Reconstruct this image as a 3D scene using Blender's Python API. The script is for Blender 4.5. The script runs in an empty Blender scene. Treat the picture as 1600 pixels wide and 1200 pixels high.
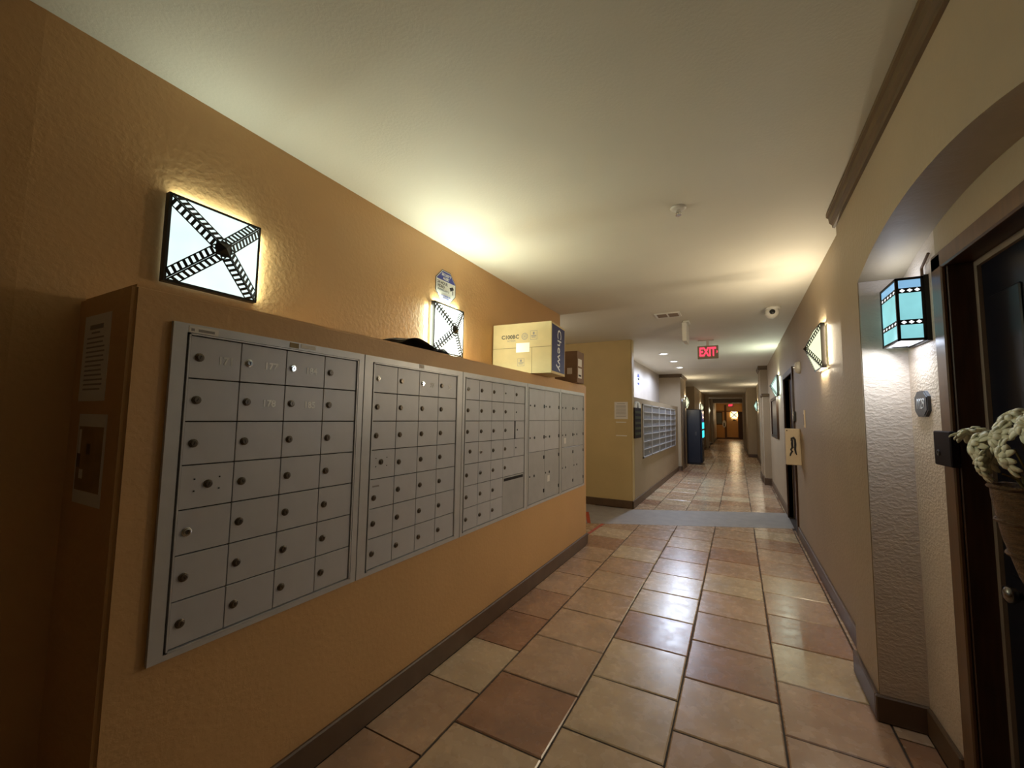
import bpy, bmesh, math, random
from mathutils import Vector, Matrix, Quaternion
random.seed(7)
sc = bpy.context.scene
COL = sc.collection
V = Vector

# ------------------------------------------------------------------ camera
yaw, pitch, roll = (math.radians(a) for a in (28.455, 4.577, 0.817))
fwd = V((-math.sin(yaw)*math.cos(pitch), math.cos(yaw)*math.cos(pitch), math.sin(pitch)))
r0 = V((math.cos(yaw), math.sin(yaw), 0)); u0 = r0.cross(fwd)
r2 = r0*math.cos(roll)+u0*math.sin(roll); u2 = u0*math.cos(roll)-r0*math.sin(roll)
cam = bpy.data.cameras.new('camera'); camo = bpy.data.objects.new('camera', cam); COL.objects.link(camo)
cam.sensor_width = 36; cam.lens = 650.84*36/1600; cam.clip_start = .02; cam.clip_end = 100
camo.matrix_world = Matrix(((r2.x, u2.x, -fwd.x, 0), (r2.y, u2.y, -fwd.y, 0), (r2.z, u2.z, -fwd.z, 1.5), (0, 0, 0, 1)))
sc.camera = camo
# ------------------------------------------------------------------ world, exposure
w = bpy.data.worlds.new('world'); sc.world = w; w.use_nodes = True
w.node_tree.nodes['Background'].inputs[0].default_value = (.02, .018, .015, 1)
w.node_tree.nodes['Background'].inputs[1].default_value = .3
vs = sc.view_settings
vs.view_transform = 'Standard'; vs.look = 'None'; vs.gamma = 1; vs.exposure = 1.65; vs.use_curve_mapping = False

# light strengths (watts) of the corridor lamps and the added hall sconce
P_SCONCE_LEFT = 2.0; P_SCONCE_LEFT2 = 12.0; P_SCONCE_RIGHT = 12.0; P_SCONCE_RIGHT2 = 6.0; P_SCONCE_FAR = 5.5; P_SCONCE_HALL_ADDED = 4.0
P_DOWN = 8.0; P_LANTERN = .22; P_LANTERN_FRONT = .9; P_LANTERN_UP = .13
C_GREEN = (.86, 1.0, .82); C_WARM = (1, .86, .62); C_COOL = (.68, .79, 1.0)

# ------------------------------------------------------------------ materials
def nodes(name):
    m = bpy.data.materials.new(name); m.use_nodes = True
    return m, m.node_tree, m.node_tree.nodes['Principled BSDF']
def mat(name, col, rough=.5, metal=0, var=0, vscale=6, bump=None, spec=.5, coat=0, stretch=None):
    m, nt, b = nodes(name)
    b.inputs['Base Color'].default_value = (*col, 1); b.inputs['Roughness'].default_value = rough
    b.inputs['Metallic'].default_value = metal; b.inputs['Specular IOR Level'].default_value = spec
    b.inputs['Coat Weight'].default_value = coat
    tc = nt.nodes.new('ShaderNodeTexCoord'); out = tc.outputs['Object']
    if stretch:
        mp = nt.nodes.new('ShaderNodeMapping'); mp.inputs['Scale'].default_value = stretch
        nt.links.new(out, mp.inputs[0]); out = mp.outputs[0]
    if var:
        n = nt.nodes.new('ShaderNodeTexNoise'); n.inputs['Scale'].default_value = vscale; n.inputs['Detail'].default_value = 5
        nt.links.new(out, n.inputs['Vector'])
        r = nt.nodes.new('ShaderNodeValToRGB')
        r.color_ramp.elements[0].position = .3; r.color_ramp.elements[1].position = .7
        r.color_ramp.elements[0].color = (*[c*(1-var) for c in col], 1)
        r.color_ramp.elements[1].color = (*[min(1, c*(1+var)) for c in col], 1)
        nt.links.new(n.outputs['Fac'], r.inputs[0]); nt.links.new(r.outputs[0], b.inputs['Base Color'])
    if bump:
        n = nt.nodes.new('ShaderNodeTexNoise'); n.inputs['Scale'].default_value = bump[0]; n.inputs['Detail'].default_value = 3
        nt.links.new(out, n.inputs['Vector'])
        r = nt.nodes.new('ShaderNodeValToRGB'); r.color_ramp.elements[0].position = .42; r.color_ramp.elements[1].position = .62
        nt.links.new(n.outputs['Fac'], r.inputs[0])
        bp = nt.nodes.new('ShaderNodeBump'); bp.inputs['Strength'].default_value = bump[1]; bp.inputs['Distance'].default_value = bump[2]
        nt.links.new(r.outputs[0], bp.inputs['Height']); nt.links.new(bp.outputs[0], b.inputs['Normal'])
    return m
def emis(name, col, s, var=0, vscale=4, rough=.2):
    m, nt, b = nodes(name)
    b.inputs['Base Color'].default_value = (*[c*.5 for c in col], 1); b.inputs['Roughness'].default_value = rough
    b.inputs['Emission Color'].default_value = (*col, 1); b.inputs['Emission Strength'].default_value = s
    if var:
        tc = nt.nodes.new('ShaderNodeTexCoord')
        n = nt.nodes.new('ShaderNodeTexNoise'); n.inputs['Scale'].default_value = vscale; n.inputs['Detail'].default_value = 2
        nt.links.new(tc.outputs['Object'], n.inputs['Vector'])
        r = nt.nodes.new('ShaderNodeValToRGB'); r.color_ramp.elements[0].position = .3; r.color_ramp.elements[1].position = .65
        r.color_ramp.elements[0].color = (*[c*(1-var) for c in col], 1); r.color_ramp.elements[1].color = (*col, 1)
        nt.links.new(n.outputs['Fac'], r.inputs[0]); nt.links.new(r.outputs[0], b.inputs['Emission Color'])
    return m
def tile_mat():
    m, nt, b = nodes('terracotta_tile')
    oi = nt.nodes.new('ShaderNodeObjectInfo'); ge = nt.nodes.new('ShaderNodeNewGeometry')
    add = nt.nodes.new('ShaderNodeMath'); add.operation = 'ADD'
    nt.links.new(oi.outputs['Random'], add.inputs[0]); nt.links.new(ge.outputs['Random Per Island'], add.inputs[1])
    fr = nt.nodes.new('ShaderNodeMath'); fr.operation = 'FRACT'; nt.links.new(add.outputs[0], fr.inputs[0])
    rp = nt.nodes.new('ShaderNodeValToRGB'); e = rp.color_ramp.elements
    e[0].position = 0; e[0].color = (.34, .175, .10, 1); e[1].position = 1; e[1].color = (.58, .44, .285, 1)
    for p, c in ((.2, (.46, .285, .175, 1)), (.5, (.50, .325, .205, 1)), (.75, (.53, .37, .235, 1))):
        k = e.new(p); k.color = c
    nt.links.new(fr.outputs[0], rp.inputs[0])
    tc = nt.nodes.new('ShaderNodeNewGeometry')
    n = nt.nodes.new('ShaderNodeTexNoise'); n.inputs['Scale'].default_value = 4; n.inputs['Detail'].default_value = 4; n.inputs['Roughness'].default_value = .55
    nt.links.new(tc.outputs['Position'], n.inputs['Vector'])
    mr = nt.nodes.new('ShaderNodeMapRange'); mr.inputs['From Min'].default_value = .3; mr.inputs['From Max'].default_value = .7
    mr.inputs['To Min'].default_value = .82; mr.inputs['To Max'].default_value = 1.12
    nt.links.new(n.outputs['Fac'], mr.inputs[0])
    mx = nt.nodes.new('ShaderNodeMix'); mx.data_type = 'RGBA'; mx.blend_type = 'MULTIPLY'; mx.inputs[0].default_value = 1
    nt.links.new(rp.outputs[0], mx.inputs[6]); nt.links.new(mr.outputs[0], mx.inputs[7])
    nt.links.new(mx.outputs[2], b.inputs['Base Color'])
    n2 = nt.nodes.new('ShaderNodeTexNoise'); n2.inputs['Scale'].default_value = 14
    nt.links.new(tc.outputs['Position'], n2.inputs['Vector'])
    m2 = nt.nodes.new('ShaderNodeMapRange'); m2.inputs['To Min'].default_value = .17; m2.inputs['To Max'].default_value = .36
    nt.links.new(n2.outputs['Fac'], m2.inputs[0]); nt.links.new(m2.outputs[0], b.inputs['Roughness'])
    bp = nt.nodes.new('ShaderNodeBump'); bp.inputs['Strength'].default_value = .08; bp.inputs['Distance'].default_value = .003
    nt.links.new(n2.outputs['Fac'], bp.inputs['Height']); nt.links.new(bp.outputs[0], b.inputs['Normal'])
    b.inputs['Specular IOR Level'].default_value = .6
    return m
M = {}
WB = (42, .16, .003)
M['paint_gold'] = mat('golden_tan_paint', (.60, .355, .155), .5, var=.05, vscale=2, bump=WB)
M['paint_yellow'] = mat('ochre_paint', (.58, .43, .20), .55, var=.05, vscale=2, bump=WB)
M['paint_cream'] = mat('cream_paint', (.41, .31, .195), .55, var=.05, vscale=2, bump=WB)
M['paint_pale'] = mat('pale_paint', (.66, .59, .53), .55, var=.04, vscale=2, bump=WB)
M['paint_knock'] = mat('heavy_knockdown_plaster', (.62, .50, .40), .5, var=.05, vscale=3, bump=(48, .28, .006), stretch=(1, 1, 1.7))
M['paint_orange'] = mat('warm_orange_paint', (.70, .42, .18), .55, var=.05, vscale=2)
M['ceiling'] = mat('ceiling_paint', (.74, .70, .60), .7, var=.03, vscale=1.5, bump=(70, .12, .002))
M['base'] = mat('brown_baseboard', (.115, .066, .036), .45, var=.12, vscale=8)
M['crown'] = mat('stained_moulding', (.13, .075, .028), .45, var=.2, vscale=5, stretch=(8, 1, 8))
M['grout'] = mat('dark_grout', (.055, .038, .026), .9, var=.25, vscale=40)
M['concrete'] = mat('grey_strip', (.33, .295, .28), .55, var=.12, vscale=7)
M['tile'] = tile_mat()
M['alu'] = mat('brushed_aluminium_paint', (.53, .52, .545), .42, metal=.15, var=.05, vscale=9)
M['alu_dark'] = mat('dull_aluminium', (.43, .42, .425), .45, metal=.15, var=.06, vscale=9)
M['alu_trim'] = mat('aluminium_trim', (.58, .57, .58), .38, metal=.25, var=.05, vscale=12)
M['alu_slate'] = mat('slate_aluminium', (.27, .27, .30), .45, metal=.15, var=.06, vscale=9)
M['gap'] = mat('dark_gap', (.02, .018, .017), .8)
M['lock'] = mat('bronze_lock', (.16, .13, .10), .3, metal=.8)
M['chrome'] = mat('chrome', (.75, .74, .72), .15, metal=1)
M['white_paint'] = mat('white_number_paint', (.97, .97, .97), .35)
M['faint_paint'] = mat('worn_number_paint', (.68, .67, .66), .5)
M['bronze'] = mat('black_bronze', (.018, .015, .012), .4, metal=.3)
M['paper'] = mat('white_paper', (.74, .70, .66), .7)
M['ink'] = mat('black_ink', (.03, .03, .035), .7)
M['greyink'] = mat('grey_ink', (.28, .25, .24), .7)
M['card'] = mat('cardboard', (.66, .52, .27), .7, var=.05, vscale=10)
M['cardline'] = mat('cardboard_seam', (.30, .22, .11), .8)
M['cardbrown'] = mat('brown_cardboard', (.23, .14, .085), .7, var=.08, vscale=10)
M['navy'] = mat('navy_print', (.018, .020, .105), .5)
M['tape'] = mat('pale_tape', (.88, .87, .82), .3)
M['bag'] = mat('dark_plastic_film', (.07, .07, .075), .3, var=.3, vscale=20)
M['plastic'] = mat('white_plastic', (.78, .75, .68), .35)
M['black'] = mat('black_plastic', (.012, .012, .013), .3)
M['wood_dark'] = mat('dark_brown_wood', (.060, .026, .014), .35, var=.25, vscale=5, stretch=(10, 10, 1))
M['casing'] = mat('brown_gloss_casing', (.13, .062, .026), .38, var=.15, vscale=5, stretch=(10, 10, 1))
M['door_navy'] = mat('midnight_blue_door', (.006, .007, .014), .28)
M['weather'] = mat('grey_weatherstrip', (.26, .19, .14), .6)
M['plum'] = mat('dark_plum_plastic', (.014, .008, .010), .6, spec=.15)
M['pewter'] = mat('pewter', (.07, .07, .078), .4, metal=.4)
M['silver'] = mat('silver_letters', (.62, .62, .62), .35, metal=.4)
M['petal'] = mat('cream_petal', (.84, .80, .60), .6, var=.1, vscale=20)
M['petal_mid'] = mat('green_gold_centre', (.24, .17, .05), .8)
M['wicker'] = mat('woven_wicker', (.20, .105, .045), .75, var=.35, vscale=30, bump=(120, .8, .006), stretch=(1, 1, 4))
M['blue'] = mat('sign_blue', (.035, .05, .33), .45)
M['red'] = mat('red_tape', (.42, .055, .02), .6)
M['sign_white'] = mat('sign_white', (.84, .85, .83), .4)
M['cream_plastic'] = mat('cream_panel', (.70, .57, .40), .5, var=.04)
M['vend'] = mat('vending_steel', (.007, .011, .026), .4)
M['cyan'] = emis('cyan_buttons', (.05, .75, .85), 0.40)
M['vendblue'] = emis('vending_panel', (.02, .03, .22), 0.17)
M['exit_red'] = emis('exit_letters', (1, .05, .10), 0.53)
M['downlens'] = emis('downlight_lens', (.92, .97, 1), 2.97)
M['glass_1'] = emis('pale_aqua_glass', (.74, .93, .90), 0.40, var=.14, vscale=7)
M['glass_2'] = emis('bright_white_glass', (.90, 1, .90), 1.2, var=.05, vscale=7)
M['glass_3'] = emis('pale_yellow_glass', (.95, 1, .66), 0.35, var=.08, vscale=7)
M['glass_4'] = emis('pale_green_glass', (.66, .98, .78), 0.35, var=.1, vscale=7)
M['glass_5'] = emis('warm_glass', (1, .92, .62), 0.46, var=.05, vscale=7)
M['lantern_blue'] = emis('sky_blue_glass', (.30, .60, .92), 0.28, var=.2, vscale=9)
M['lantern_aqua'] = emis('aqua_glass', (.32, .78, .84), 0.30, var=.25, vscale=9)
M['lantern_bot'] = emis('white_diffuser', (.92, .97, 1), 0.53)
M['frost'] = mat('window_glass', (.20, .22, .22), .12)

# ------------------------------------------------------------------ helpers
WL = {}
def wl(o): return WL[o.name] if o else V((0, 0, 0))
def tag(o, label=None, cat=None, group=None, kind=None):
    if label: o['label'] = label
    if cat: o['category'] = cat
    if group: o['group'] = group
    if kind: o['kind'] = kind
    return o
def inst(name, mesh, parent=None, at=(0, 0, 0), rot=None):
    o = bpy.data.objects.new(name, mesh); COL.objects.link(o); at = V(at)
    WL[o.name] = at
    if parent: o.parent = parent
    o.location = at-wl(parent)
    if rot: o.rotation_euler = rot
    return o
def empty(name, at, label, cat, group=None):
    o = inst(name, None, None, at); o.empty_display_size = .1
    return tag(o, label, cat, group)
def mk(name, bm, m, smooth=False):
    me = bpy.data.meshes.new(name); bmesh.ops.recalc_face_normals(bm, faces=bm.faces[:])
    bm.to_mesh(me); bm.free()
    if m is not None:
        for k in (m if isinstance(m, (list, tuple)) else [m]): me.materials.append(M[k] if isinstance(k, str) else k)
    if smooth:
        for p in me.polygons: p.use_smooth = True
    return me
def obj(name, bm, m, parent=None, smooth=False, at=None):
    vs_ = [v.co for v in bm.verts]
    if at is None:
        lo = [min(c[i] for c in vs_) for i in range(3)]; hi = [max(c[i] for c in vs_) for i in range(3)]
        at = V(((lo[0]+hi[0])/2, (lo[1]+hi[1])/2, lo[2]))
    at = V(at)
    for v in bm.verts: v.co -= at
    return inst(name, mk(name, bm, m, smooth), parent, at)
def struct(name, bm, m, parent=None, smooth=False, label=None):
    o = obj(name, bm, m, parent, smooth)
    if parent is None: tag(o, label, None, None, 'structure')
    return o
def box(bm, x0, x1, y0, y1, z0, z1, bev=0, mi=0, seg=1):
    vs_ = [bm.verts.new((x, y, z)) for x in (x0, x1) for y in (y0, y1) for z in (z0, z1)]
    fs = [bm.faces.new([vs_[i] for i in f]) for f in ((0, 1, 3, 2), (4, 6, 7, 5), (0, 4, 5, 1), (2, 3, 7, 6), (0, 2, 6, 4), (1, 5, 7, 3))]
    for f in fs: f.material_index = mi
    if bev:
        es = list({e for f in fs for e in f.edges})
        bmesh.ops.bevel(bm, geom=es, offset=bev, segments=seg, affect='EDGES', profile=.5)
    return bm
def B(*a, **k): return box(bmesh.new(), *a, **k)
def quad(bm, pts, mi=0):
    f = bm.faces.new([bm.verts.new(p) for p in pts]); f.material_index = mi; return f
def prism(bm, pts, d):
    """extrude polygon pts (world) by vector d"""
    d = V(d); a = [bm.verts.new(p) for p in pts]; b = [bm.verts.new(V(p)+d) for p in pts]
    bm.faces.new(a); bm.faces.new(b[::-1]); n = len(pts)
    for i in range(n): bm.faces.new((a[i], b[i], b[(i+1) % n], a[(i+1) % n]))
    return bm
def lathe(bm, prof, c=(0, 0, 0), axis='z', n=16, cap=True):
    c = V(c); rings = []
    for r, h in prof:
        ring = []
        for k in range(n):
            a = 2*math.pi*k/n; p, q = r*math.cos(a), r*math.sin(a)
            co = {'z': (p, q, h), 'x': (h, p, q), 'y': (p, h, q)}[axis]
            ring.append(bm.verts.new(c+V(co)))
        rings.append(ring)
    for a, b in zip(rings, rings[1:]):
        for k in range(n): bm.faces.new((a[k], a[(k+1) % n], b[(k+1) % n], b[k]))
    if cap: bm.faces.new(rings[0]); bm.faces.new(rings[-1])
    return bm
def tube(bm, pts, r, n=6):
    pts = [V(p) for p in pts]; rings = []
    for i, p in enumerate(pts):
        t = (pts[min(i+1, len(pts)-1)]-pts[max(i-1, 0)]).normalized()
        s = t.cross(V((0, 0, 1)) if abs(t.z) < .9 else V((1, 0, 0))).normalized(); u = t.cross(s)
        rr = r[i] if isinstance(r, (list, tuple)) else r
        rings.append([bm.verts.new(p+s*rr*math.cos(2*math.pi*k/n)+u*rr*math.sin(2*math.pi*k/n)) for k in range(n)])
    for a, b in zip(rings, rings[1:]):
        for k in range(n): bm.faces.new((a[k], a[(k+1) % n], b[(k+1) % n], b[k]))
    bm.faces.new(rings[0]); bm.faces.new(rings[-1]); return bm
def text(name, s, size, m, parent, at, xdir, ydir, depth=.0006, bold=0, sx=1):
    c = bpy.data.curves.new('text_tmp', 'FONT'); c.body = s; c.size = size; c.extrude = depth; c.offset = bold
    c.align_x = 'CENTER'; c.align_y = 'CENTER'; c.resolution_u = 2
    t = bpy.data.objects.new('text_tmp', c); COL.objects.link(t)
    dg = bpy.context.evaluated_depsgraph_get(); me = bpy.data.meshes.new_from_object(t.evaluated_get(dg))
    bpy.data.objects.remove(t); bpy.data.curves.remove(c)
    me.name = name; me.materials.clear(); me.materials.append(M[m])
    X = V(xdir).normalized(); Y = V(ydir).normalized(); Z = X.cross(Y)
    R = Matrix((X, Y, Z)).transposed()
    for v in me.vertices: v.co = R @ V((v.co.x*sx, v.co.y, v.co.z))
    return inst(name, me, parent, at)
def area(name, at, nrm, sx, sy, p, col, parent=None):
    l = bpy.data.lights.new(name, 'AREA'); l.shape = 'RECTANGLE'; l.size = sx; l.size_y = sy; l.energy = p; l.color = col
    o = bpy.data.objects.new(name, l); COL.objects.link(o)
    if parent: o.parent = parent
    o.location = V(at)-wl(parent); o.rotation_mode = 'QUATERNION'
    o.rotation_quaternion = V(nrm).to_track_quat('-Z', 'Y'); return o

# ================================================================== STRUCTURE
CZ = 2.873           # ceiling height
XL, XU, XR = -1.637, -2.054, .672
# ---- floor
floor = struct('floor', B(-5, 1.7, -3.2, 39, -.10, -.006), 'grout')
T = .477; G = .0045
def tile_mesh(wx, wy):
    bm = bmesh.new(); h = .012; c = .006
    bot = [(-wx/2, -wy/2, -h), (wx/2, -wy/2, -h), (wx/2, wy/2, -h), (-wx/2, wy/2, -h)]
    a = [bm.verts.new(p) for p in bot]
    b = [bm.verts.new((x, y, -.004)) for x, y, z in bot]
    d = [bm.verts.new((x*(1-2*c/wx), y*(1-2*c/wy), 0)) for x, y, z in bot]
    for p, q in ((a, b), (b, d)):
        for k in range(4): bm.faces.new((p[k], p[(k+1) % 4], q[(k+1) % 4], q[k]))
    bm.faces.new(d); return mk('tile', bm, 'tile')
full = tile_mesh(T-2*G, T-2*G)
cut = {}
ntile = 0; far_bm = bmesh.new()
def clip_poly(poly, a, b, c):
    """keep a*x+b*y<=c"""
    out = []
    for i in range(len(poly)):
        p, q = poly[i], poly[(i+1) % len(poly)]
        fp = a*p[0]+b*p[1]-c; fq = a*q[0]+b*q[1]-c
        if fp <= 0: out.append(p)
        if fp*fq < 0:
            t = fp/(fp-fq); out.append((p[0]+(q[0]-p[0])*t, p[1]+(q[1]-p[1])*t))
    return out
tiles = []
for i in range(-6, 7):
    for j in range(-7, 84):
        x0 = -1.751+T*i; x1 = x0+T
        off = .122 if i % 2 == 0 else .368      # columns alternate in a running bond
        y0 = off+T*j; y1 = y0+T
        if y1 < -3 or y0 > 37.9: continue
        P = [(x0+G, y0+G), (x1-G, y0+G), (x1-G, y1-G), (x0+G, y1-G)]
        lim = XR-.012
        cy = (y0+y1)/2
        if cy > 25: lim = .28
        elif cy > 20: lim = .345
        elif cy < 1.27: lim = .583
        elif cy < 3.2: lim = .765
        left = -2.6 if cy < .5 else (XL+.016 if cy < 4.95 else -4.5 if cy < 7.2 else -1.571 if cy < 13.4 else -1.48 if cy < 14.9 else -2.0 if cy < 18.6 else -1.53 if cy < 25 else -1.45)
        P = clip_poly(P, 1, 0, lim); P = clip_poly(P, -1, 0, -left) if P else P
        if not P: continue
        # strip: front line through (-1.913,5.929),(0.624,7.141); back line through (-1.594,7.186),(.722,8.30)
        if cy < 7.0 or True:
            fa = (7.141-5.929)/(.624+1.913); fc = 5.929+fa*1.913
            ba = (8.30-7.186)/(.722+1.594); bc = 7.186+ba*1.594
            mid = (fc+bc)/2+fa*(x0+x1)/2
            if cy < mid: P = clip_poly(P, -fa, 1, fc-.004)
            else: P = clip_poly(P, ba, -1, -bc-.004)
        if len(P) < 3: continue
        A = .5*abs(sum(P[k][0]*P[(k+1) % len(P)][1]-P[(k+1) % len(P)][0]*P[k][1] for k in range(len(P))))
        if A < .004: continue
        tiles.append((cy, P, A))
tiles.sort(key=lambda t: t[0])
n_obj = 0
for cy, P, A in tiles:
    if .1 < cy < 17.5 and n_obj < 298:
        n_obj += 1
        if len(P) == 4 and abs(A-(T-2*G)**2) < 1e-6:
            o = inst('tile', full, floor, (P[0][0]+T/2-G, P[0][1]+T/2-G, random.uniform(-.0012, .0006)))
            o.rotation_euler = (random.uniform(-.002, .002), random.uniform(-.002, .002), random.uniform(-.006, .006)+math.pi/2*random.choice((0, 1, 2, 3)))
        else:
            bm = prism(bmesh.new(), [(x, y, -.012) for x, y in P], (0, 0, .0115)); obj('tile', bm, 'tile', floor)
    else:
        prism(far_bm, [(x, y, -.012) for x, y in P], (0, 0, .0115))
o = obj('distant_tiles', far_bm, 'tile', floor); o['kind'] = 'stuff'
# skewed grey strip, running on into the side hall
sb = prism(bmesh.new(), [(-4.6, 5.929-.478*2.687, -.012), (-1.913, 5.929, -.012), (.624, 7.141, -.012), (.66, 7.16, -.012), (.66, 8.28, -.012), (-1.575, 7.19, -.012), (-4.6, 7.19, -.012)], (0, 0, .0128))
obj('threshold_strip', sb, 'concrete', floor)
# red tape marks on the floor beside the end of the mailbox wall
for k, pts in enumerate(([(-1.945, 5.92), (-1.895, 5.93), (-2.15, 6.62), (-2.20, 6.60)], [(-1.775, 5.40), (-1.735, 5.40), (-1.715, 6.0), (-1.755, 5.99)])):
    o = obj('floor_tape', prism(bmesh.new(), [(x, y, .0012) for x, y in pts], (0, 0, .0012)), 'red')
    tag(o, ('short red tape mark on the grey strip in the side hall mouth', 'red tape mark on the tiles by the end of the mailbox wall')[k], 'tape', 'red floor tape marks')

# ---- ceiling
struct('ceiling', B(-5, 1.7, -3.2, 39, CZ, CZ+.1), 'ceiling')

# ---- left walls
bm = bmesh.new()      # mailbox bump-out with soft corners
box(bm, XU-.02, XL, .551, 4.945, 0, 1.902)
es = [e for e in bm.edges if (abs(e.verts[0].co.x-XL) < 1e-4 and abs(e.verts[1].co.x-XL) < 1e-4) or (abs(e.verts[0].co.z-1.902) < 1e-4 and abs(e.verts[1].co.z-1.902) < 1e-4 and max(v.co.x for v in e.verts) > XL-.01)]
bmesh.ops.bevel(bm, geom=es, offset=.012, segments=3, affect='EDGES')
struct('wall_left_ledge', bm, 'paint_gold')
struct('wall_left', B(XU-.15, XU, .395, 5.108, 0, CZ), 'paint_gold')
struct('wall_left_near', prism(bmesh.new(), [(XU, .395, 0), (XU-.30, -3.2, 0), (XU-.5, -3.2, 0), (XU-.2, .395, 0)], (0, 0, CZ)), 'paint_gold')
struct('wall_back', B(-3, 1.6, -3.3, -3.2, 0, CZ), 'paint_cream')
struct('wall_hall_far', B(-4.7, -4.6, 4.9, 7.3, 0, CZ), 'paint_yellow')
struct('wall_hall_near', B(-4.7, XU-.15, 5.0, 5.108, 0, CZ), 'paint_yellow')
bm = B(-4.7, -1.587, 7.24, 7.42, 0, CZ)
es = [e for e in bm.edges if abs(e.verts[0].co.x+1.587) < 1e-4 and abs(e.verts[1].co.x+1.587) < 1e-4 and abs(e.verts[0].co.z-e.verts[1].co.z) > .1]
bmesh.ops.bevel(bm, geom=es, offset=.015, segments=3, affect='EDGES')
struct('wall_hall', bm, 'paint_yellow')
struct('wall_left_ledge_far', B(-2.12, -1.587, 7.42, 13.4, 0, 1.885), 'paint_cream')
struct('wall_left_middle', B(-2.25, -2.11, 7.42, 13.4, 0, CZ), 'paint_pale')
struct('wall_left_pier', B(-2.25, -1.50, 13.4, 14.9, 0, CZ), 'paint_cream')
struct('wall_left_recess', B(-2.25, -2.02, 14.9, 18.6, 0, CZ), 'paint_cream')
struct('wall_left_far', B(-2.25, -1.55, 18.6, 38, 0, CZ), 'paint_cream')
struct('wall_left_pier', B(-1.56, -1.40, 25, 25.5, 0, CZ), 'paint_cream')
struct('wall_left_pier', B(-1.56, -1.42, 30.2, 30.6, 0, CZ), 'paint_cream')
# ---- right walls
# far right wall with a doorway y 6.78-7.92
struct('wall_right', B(XR, XR+.15, 3.31, 6.78, 0, CZ), 'paint_cream')
struct('wall_right_lintel', B(XR, XR+.15, 6.78, 7.92, 2.16, CZ), 'paint_cream')
struct('wall_right_middle', B(XR, XR+.15, 7.92, 20, 0, CZ), 'paint_cream')
struct('wall_right_far', B(.36, .9, 20, 38, 0, CZ), 'paint_cream')
struct('wall_right_pier', B(.24, .40, 24.6, 25.1, 0, CZ), 'paint_cream')
struct('wall_right_pier', B(.26, .40, 30.2, 30.6, 0, CZ), 'paint_cream')
struct('wall_right_pier', B(.515, XR+.02, 12.1, 13.2, 0, CZ), 'paint_cream')
struct('wall_right_column', B(.535, XR+.02, 11.6, 12.1, 0, 2.08), 'paint_cream')
struct('trim_column_cap', B(.50, XR, 11.56, 12.12, 2.08, 2.15, bev=.012), 'crown')
# ---- arch wall close to the camera
XP, XD = .595, .785
Y0A, Y1A, ZS, ZT = 1.27, 2.862, 2.262, 2.388
def arch_pts(n=18):
    # circular segment from (Y1A,ZS) to (Y0A,ZS) with rise
    hw = (Y1A-Y0A)/2; rise = ZT-ZS; R = (hw*hw+rise*rise)/(2*rise); cy = (Y0A+Y1A)/2; cz = ZT-R
    a = math.asin(hw/R)
    return [(cy+R*math.sin(a-2*a*k/n), cz+R*math.cos(a-2*a*k/n)) for k in range(n+1)]
ap = arch_pts()
bm = bmesh.new()
prism(bm, [(XP, Y1A, 0), (XP, 3.31, 0), (XP, 3.31, CZ), (XP, Y1A, CZ)], (.30, 0, 0))
prism(bm, [(XP, -3.2, 0), (XP, Y0A, 0), (XP, Y0A, CZ), (XP, -3.2, CZ)], (.30, 0, 0))
for (ya, za), (yb, zb) in zip(ap, ap[1:]):
    prism(bm, [(XP, ya, za), (XP, yb, zb), (XP, yb, CZ), (XP, ya, CZ)], (.19+.11, 0, 0))
bmesh.ops.remove_doubles(bm, verts=bm.verts[:], dist=1e-5)
struct('wall_right_arch', bm, 'paint_cream')
# heavy knockdown plaster skin of the arch reveal (far jamb)
struct('wall_right_reveal', B(XP+.004, XD+.01, Y1A-.004, Y1A+.01, 0, ZS), 'paint_knock')
# door wall inside the arch: strips around the opening
DY0, DY1, DZ = 1.70, 2.462, 2.212      # rough opening inside the casing
struct('wall_right_door', B(XD, XD+.16, DY1, Y1A+.02, 0, 2.6), 'paint_knock')
struct('wall_right_door_near', B(XD, XD+.16, .9, DY0, 0, 2.6), 'paint_cream')
struct('wall_right_door_lintel', B(XD, XD+.16, DY0, DY1, DZ, 2.6), 'paint_cream')
# ---- end wall
struct('wall_end', B(-2.3, 1.0, 38, 38.1, 0, CZ), 'paint_orange')
struct('trim_header', B(-1.42, .26, 30.25, 30.5, 2.62, CZ), 'crown')
struct('trim_header', B(-1.40, .24, 25.05, 25.4, 2.72, CZ), 'paint_cream')

# ---- baseboards
def base(name, x0, x1, y0, y1, z=.128):
    struct(name, B(x0, x1, y0, y1, 0, z, bev=.006), 'base')
base('baseboard_left', XL-.005, XL+.016, .535, 4.962)
base('baseboard_left_end', XU, XL+.016, .535, .556)
base('baseboard_left_far_end', XU, XL+.016, 4.94, 4.962)
base('baseboard_hall', -4.6, -1.571, 7.222, 7.245)
base('baseboard_left_middle', -1.592, -1.571, 7.222, 13.4)
base('baseboard_left_pier', -2.0, -1.482, 13.38, 13.41)
base('baseboard_left_pier_side', -1.505, -1.482, 13.38, 13.58)
base('baseboard_left_far', -1.56, -1.53, 18.58, 37.98)
base('baseboard_left_far_pier', -1.41, -1.38, 24.98, 25.5)
base('baseboard_right', XR-.018, XR+.004, 3.31, 6.70)
base('baseboard_right_middle', XR-.018, XR+.004, 8.0, 11.6)
base('baseboard_right_column', .515, XR, 11.58, 12.1, .16)
base('baseboard_right_pier', .495, XR, 12.08, 13.22, .16)
base('baseboard_right_far', .34, .365, 19.98, 38)
base('baseboard_right_far_face', .34, XR, 19.975, 20.003)
base('baseboard_right_back', XR-.018, XR+.004, 13.22, 19.98)
base('baseboard_right_pier_near', XP-.018, XP+.004, Y1A, 3.325)
base('baseboard_right_reveal', XP-.018, XD, Y1A-.022, Y1A+.002)
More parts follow.
